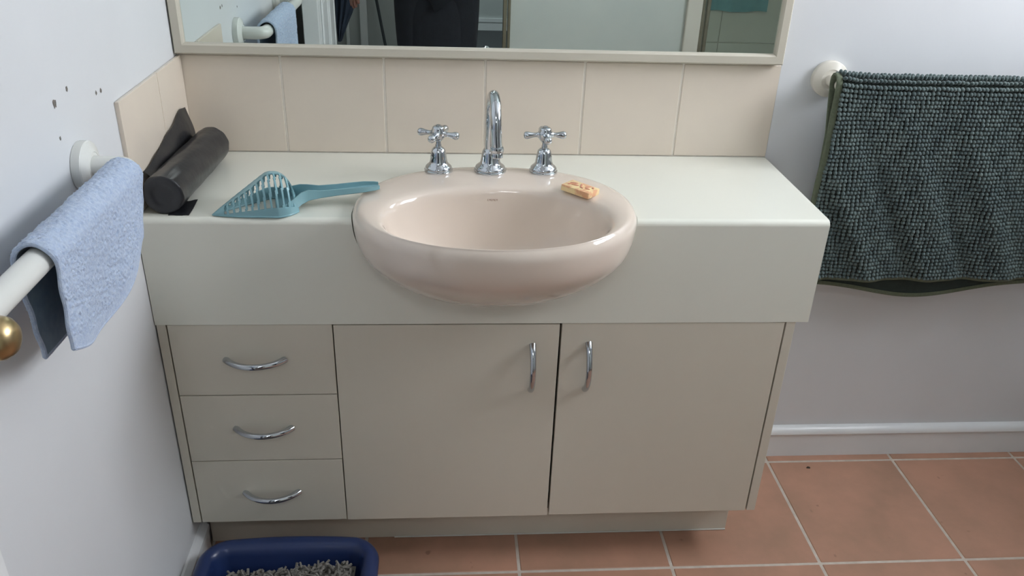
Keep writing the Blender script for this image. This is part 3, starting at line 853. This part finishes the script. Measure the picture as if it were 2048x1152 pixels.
# pellets
vs = []; fs = []
random.seed(5)
def pellet(c, d, L_, r_):
    d = d.normalized(); t = Vector((0, 0, 1)) if abs(d.z) < .9 else Vector((1, 0, 0)); a1 = d.cross(t).normalized(); a2 = d.cross(a1)
    k = len(vs); n = 6
    for e_ in (-.5, .5):
        for q in range(n): vs.append(c + d * L_ * e_ + (a1 * cos(2 * pi * q / n) + a2 * sin(2 * pi * q / n)) * r_ * random.uniform(.85, 1.1))
    for q in range(n): fs.append((k + q, k + (q + 1) % n, k + n + (q + 1) % n, k + n + q))
    fs.append(tuple(k + q for q in range(n))[::-1]); fs.append(tuple(k + n + q for q in range(n)))
for _ in range(3600):
    x = random.uniform(TX0 + .055, TX1 - .055); y = random.uniform(TY0 + .055, TY1 - .05)
    hgt = .082 + .026 / (1 + math.exp(-(x - .23) / .018)) + .007 * sin(9 * x + 14 * y) - .004 * max(0, (y - TY1 + .11) / .11)
    c = Vector((x, y, hgt + random.uniform(-.012, .004)))
    pellet(c, Vector((random.uniform(-1, 1), random.uniform(-1, 1), random.uniform(-.5, .5))), random.uniform(.008, .016), random.uniform(.0022, .0030))
NX = 24
rows = []
for i in range(NX + 1):
    x = TX0 + .047 + (TX1 - TX0 - .094) * i / NX
    rows.append([Vector((x, y, .066 + .026 / (1 + math.exp(-(x - .23) / .018)) + .007 * sin(9 * x + 14 * y) - .004 * max(0, (y - TY1 + .11) / .11))) for y in [TY0 + .047 + (TY1 - TY0 - .094) * j / NX for j in range(NX + 1)]])
bb = MB().add(vs, fs); bb.rings(rows, closed=False, cap0=False, cap1=False)
li = bb.build('litter_pellets', M['litter'], None, fix=False)
tag(li, 'loose grey paper litter pellets heaped in the navy tray', 'litter', kind='stuff')

# ------------------------------------------------------------------ crumbs and marks on the floor
for (x, y, r, lab) in ((1.4317, -.062, .0052, 'small dark crumb on the floor tile nearest the skirting'),):
    n = 10; jit = [random.uniform(.7, 1.3) for _ in range(n)]
    rs = [[(x + cos(2 * pi * k / n) * r * jit[k] * s_, y + sin(2 * pi * k / n) * r * jit[k] * .7 * s_, .0002 + zz) for k in range(n)] for s_, zz in ((1, 0), (.8, .0018), (.3, .0026))]
    o = MB().rings(rs).build('crumb', M['gap'], smooth=True); tag(o, lab, 'crumb')

# ------------------------------------------------------------------ what the mirror shows behind the camera
tw = thing('hanging_teal_cloth', (1.95, -2.84, .6), 'teal cloth hanging on the shower wall, seen in the mirror right', 'cloth')
rows = []
for i in range(21):
    u = i / 20
    rows.append([Vector((1.86 + .34 * u, -2.835 + .006 * sin(20 * u), .655 + .5 * v / 12 + .004 * sin(9 * u))) for v in range(13)])
o = MB().rings(rows, closed=False, cap0=False, cap1=False).build('cloth_sheet', M['teal'], tw, smooth=True)
md = o.modifiers.new('so', 'SOLIDIFY'); md.thickness = .006; apply_mods(o); smooth(o, 40)
# leaning dark pole
pl = MB().tube([(.266, -2.84, .01), (.053, -2.905, 1.25)], .0075, 12).build('leaning_pole', M['pole'], smooth=True)
tag(pl, 'thin dark pole leaning on the grey passage wall, seen in the mirror', 'pole')
# navy garment beside the door
rs = []
for z, hw, cx in ((1.52, .02, .070), (1.48, .050, .075), (1.2, .058, .085), (1.0, .060, .095), (.88, .056, .105), (.82, .048, .108), (.76, .036, .098), (.71, .023, .088), (.648, .008, .078)):
    rs.append([(cx + hw * cos(2 * pi * k / 24) * (1 + .06 * sin(5 * k)), -1.90 + .022 * sin(2 * pi * k / 24) * (1 + .25 * sin(3 * k)), z) for k in range(24)])
nv_ = MB().rings(rs).build('hanging_garment', M['navy_cloth'], smooth=True)
tag(nv_, 'navy garment hanging to a point beside the white door, seen in the mirror', 'garment')
MB().tube([(.001, -1.90, 1.53), (.035, -1.90, 1.52), (.068, -1.90, 1.50), (.078, -1.90, 1.515)], .005, 10).build('hook', M['alu'], nv_, smooth=True)

# ------------------------------------------------------------------ the person taking the picture (legs and hips show in the mirror)
pe = thing('person', (.475, -1.95, 0), 'person in black clothes standing in the doorway, seen in the mirror', 'person')
def skin_mesh(name, nodes, edges, root, material, levels=2):
    me = bpy.data.meshes.new(name)
    keys = list(nodes); idx = {k: i for i, k in enumerate(keys)}
    me.from_pydata([nodes[k][0] for k in keys], [(idx[a], idx[b]) for a, b in edges], [])
    o = bpy.data.objects.new(name, me); COL.objects.link(o)
    o.modifiers.new('skin', 'SKIN').use_smooth_shade = True
    for k in keys:
        r_ = nodes[k][1]; r_ = r_ if hasattr(r_, '__len__') else (r_, r_)
        sv = me.skin_vertices[0].data[idx[k]]; sv.radius = r_; sv.use_root = (k == root)
    s_ = o.modifiers.new('sub', 'SUBSURF'); s_.levels = levels; s_.render_levels = levels
    apply_mods(o); o.data.materials.clear(); o.data.materials.append(material); smooth(o)
    o.parent = pe; o.matrix_parent_inverse = Matrix.Translation(-Vector(pe.location))
    return o
cx, cy = .475, -1.97
N = {
    'pelvis': ((cx, cy, .93), (.125, .09)), 'waist': ((cx, cy, 1.08), (.115, .085)), 'chest': ((cx, cy, 1.28), (.135, .095)), 'upper': ((cx, cy - .005, 1.40), (.10, .07)),
    'neck': ((cx, cy, 1.50), .05), 'head0': ((cx, cy + .01, 1.56), (.058, .068)), 'head1': ((cx, cy + .008, 1.63), (.072, .088)), 'head2': ((cx, cy, 1.70), (.064, .080)), 'head3': ((cx, cy - .005, 1.735), .035),
    'hipL': ((cx - .088, cy, .86), .085), 'kneeL': ((cx - .082, cy + .015, .49), .055), 'shinL': ((cx - .08, cy - .01, .34), .052), 'ankleL': ((cx - .08, cy - .02, .085), .036), 'toeL': ((cx - .085, cy + .13, .033), (.030, .042)), 'heelL': ((cx - .08, cy - .035, .045), .034),
    'hipR': ((cx + .088, cy, .86), .085), 'kneeR': ((cx + .082, cy + .015, .49), .055), 'shinR': ((cx + .08, cy - .01, .34), .052), 'ankleR': ((cx + .08, cy - .02, .085), .036), 'toeR': ((cx + .085, cy + .13, .033), (.030, .042)), 'heelR': ((cx + .08, cy - .035, .045), .034),
    'shL': ((cx - .17, cy, 1.39), .058), 'elL': ((cx - .25, cy - .02, 1.09), .042), 'wrL': ((.205, cy + .12, .925), .029), 'paL': ((.176, cy + .155, .875), (.022, .036)),
    'shR': ((cx + .17, cy, 1.39), .058), 'elR': ((cx + .24, cy + .08, 1.11), .042), 'wrR': ((.605, cy + .20, 1.27), .029), 'paR': ((.575, cy + .225, 1.335), (.022, .036)),
}
Ed = [('pelvis', 'waist'), ('waist', 'chest'), ('chest', 'upper'), ('upper', 'neck'), ('neck', 'head0'), ('head0', 'head1'), ('head1', 'head2'), ('head2', 'head3')]
for s_ in 'LR':
    Ed += [('pelvis', 'hip' + s_), ('hip' + s_, 'knee' + s_), ('knee' + s_, 'shin' + s_), ('shin' + s_, 'ankle' + s_), ('ankle' + s_, 'toe' + s_), ('ankle' + s_, 'heel' + s_), ('upper', 'sh' + s_), ('sh' + s_, 'el' + s_), ('el' + s_, 'wr' + s_), ('wr' + s_, 'pa' + s_)]
def fingers(side, palm, fdir, across, back):
    """four unequal curled fingers and a thumb rooted in the palm"""
    palm = Vector(palm); fdir = Vector(fdir).normalized(); across = Vector(across).normalized(); curl = -Vector(back).normalized()
    for k, (off, ln) in enumerate(((-.027, .070), (-.009, .078), (.009, .073), (.026, .058))):
        p = palm + across * off; d = fdir.copy(); prev = None
        for j in range(4):
            nm = 'f%s%d%d' % (side, k, j); N[nm] = (tuple(p), .0088 - .0008 * j)
            Ed.append((prev or 'pa' + side, nm)); prev = nm
            p = p + d * (ln / 3); d = (d + curl * .38).normalized()
    p = palm - across * .030 - fdir * .03; d = (fdir * .5 - across * .8 + curl * .4).normalized(); prev = None
    for j in range(3):
        nm = 't%s%d' % (side, j); N[nm] = (tuple(p), .0105 - .001 * j); Ed.append((prev or 'pa' + side, nm)); prev = nm
        p = p + d * .028; d = (d + fdir * .5).normalized()
fingers('L', (.169, cy + .165, .865), (-.45, .35, -.80), (.5, .8, .1), (-.8, .4, .3))
fingers('R', (.570, cy + .230, 1.345), (-.35, .25, .85), (-.1, .9, -.2), (.9, .1, .2))
body = skin_mesh('body', N, Ed, 'pelvis', M['skin'])
# clothes follow the body with a little ease
Tn = {'p': ((cx, cy, .95), (.150, .112)), 'hl': ((cx - .088, cy, .84), (.100, .108)), 'hr': ((cx + .088, cy, .84), (.100, .108)), 'ml': ((cx - .086, cy + .01, .66), (.088, .092)), 'mr': ((cx + .086, cy + .01, .66), (.088, .092)),
      'kl': ((cx - .083, cy + .01, .48), .076), 'kr': ((cx + .083, cy + .01, .48), .076), 'al': ((cx - .08, cy - .015, .10), .060), 'ar': ((cx + .08, cy - .015, .10), .060)}
skin_mesh('trousers', Tn, [('p', 'hl'), ('p', 'hr'), ('hl', 'ml'), ('hr', 'mr'), ('ml', 'kl'), ('mr', 'kr'), ('kl', 'al'), ('kr', 'ar')], 'p', M['black_cloth'])
Sn = {'b0': ((cx, cy, .46), (.160, .118)), 'b1': ((cx, cy, .84), (.168, .128)), 'c0': ((cx, cy, 1.06), (.150, .110)), 'c1': ((cx, cy, 1.28), (.158, .115)), 'c2': ((cx, cy - .003, 1.41), (.12, .085)), 'c3': ((cx, cy, 1.47), (.066, .062)),
      'sl': ((cx - .175, cy, 1.395), .074), 'el': ((cx - .25, cy - .02, 1.10), .060), 'wl': ((.216, cy + .09, .965), .046), 'sr': ((cx + .175, cy, 1.395), .074), 'er': ((cx + .24, cy + .08, 1.115), .060), 'wr': ((.625, cy + .18, 1.235), .044)}
skin_mesh('shirt', Sn, [('b0', 'b1'), ('b1', 'c0'), ('c0', 'c1'), ('c1', 'c2'), ('c2', 'c3'), ('c2', 'sl'), ('sl', 'el'), ('el', 'wl'), ('c2', 'sr'), ('sr', 'er'), ('er', 'wr')], 'c1', M['black_cloth'])
for s_ in (-1, 1):
    x = cx + s_ * .08
    rr_ = []
    for z, k in ((.002, 1.0), (.028, 1.03), (.055, .93), (.085, .62), (.105, .45)):
        fwd_k = 1 if z < .06 else .55
        rr_.append([(x + s_ * .004 + .046 * k * cos(2 * pi * q / 24), cy + .035 - (.02 if z > .06 else 0) + .125 * k * fwd_k * sin(2 * pi * q / 24), z) for q in range(24)])
    MB().rings(rr_).build('shoe', M['black_cloth'], pe, smooth=True)
# face and hair
hc = Vector((cx, cy + .004, 1.635))
def ell(c, r_, n=20, m=12, zmin=-1.0):
    rs_ = []
    for i in range(m + 1):
        a = -pi / 2 + pi * i / m
        rs_.append([(c[0] + r_[0] * max(1e-4, cos(a)) * cos(2 * pi * k / n), c[1] + r_[1] * max(1e-4, cos(a)) * sin(2 * pi * k / n), c[2] + r_[2] * max(zmin, sin(a))) for k in range(n)])
    return rs_
for s_ in (-1, 1):
    e_ = MB().rings(ell((cx + s_ * .030, cy + .083, 1.640), (.013, .010, .008))).build('eye', M['eye'], pe, smooth=True)
    i_ = MB().rings(ell((cx + s_ * .030, cy + .0915, 1.639), (.0055, .003, .0055), 14, 8)).build('iris', M['iris'], None, smooth=True)
    i_.parent = e_; i_.matrix_parent_inverse = Matrix.Translation(-Vector(pe.location))
    MB().rings(ell((cx + s_ * .078, cy + .002, 1.63), (.010, .022, .033))).build('ear', M['skin'], pe, smooth=True)
    MB().tube([(cx + s_ * .014, cy + .094, 1.660), (cx + s_ * .032, cy + .092, 1.665), (cx + s_ * .048, cy + .082, 1.659)], [.003, .004, .002], 8).build('eyebrow', M['hair'], pe, smooth=True)
MB().tube([(cx, cy + .088, 1.650), (cx, cy + .102, 1.618), (cx, cy + .110, 1.603), (cx, cy + .098, 1.594)], [.007, .010, .014, .010], 12).build('nose', M['skin'], pe, smooth=True)
MB().tube([(cx - .024, cy + .078, 1.566), (cx - .01, cy + .087, 1.570), (cx, cy + .088, 1.569), (cx + .01, cy + .087, 1.570), (cx + .024, cy + .078, 1.566)], [.002, .006, .0065, .006, .002], 10).build('mouth', M['lip'], pe, smooth=True)
hr = MB()
rs_ = []
for i in range(13):
    a = radians(-8) + (pi / 2 - radians(-8)) * i / 12
    rs_.append([(cx + .083 * max(1e-4, cos(a)) * cos(2 * pi * k / 36), cy - .012 + .097 * max(1e-4, cos(a)) * sin(2 * pi * k / 36), 1.655 + (.108 if sin(a) > 0 else .3) * sin(a) + (.035 * max(0, sin(2 * pi * k / 36)) * cos(a) if i < 6 else 0)) for k in range(36)])
hr.rings(rs_); hr.build('hair', M['hair'], pe, smooth=True)
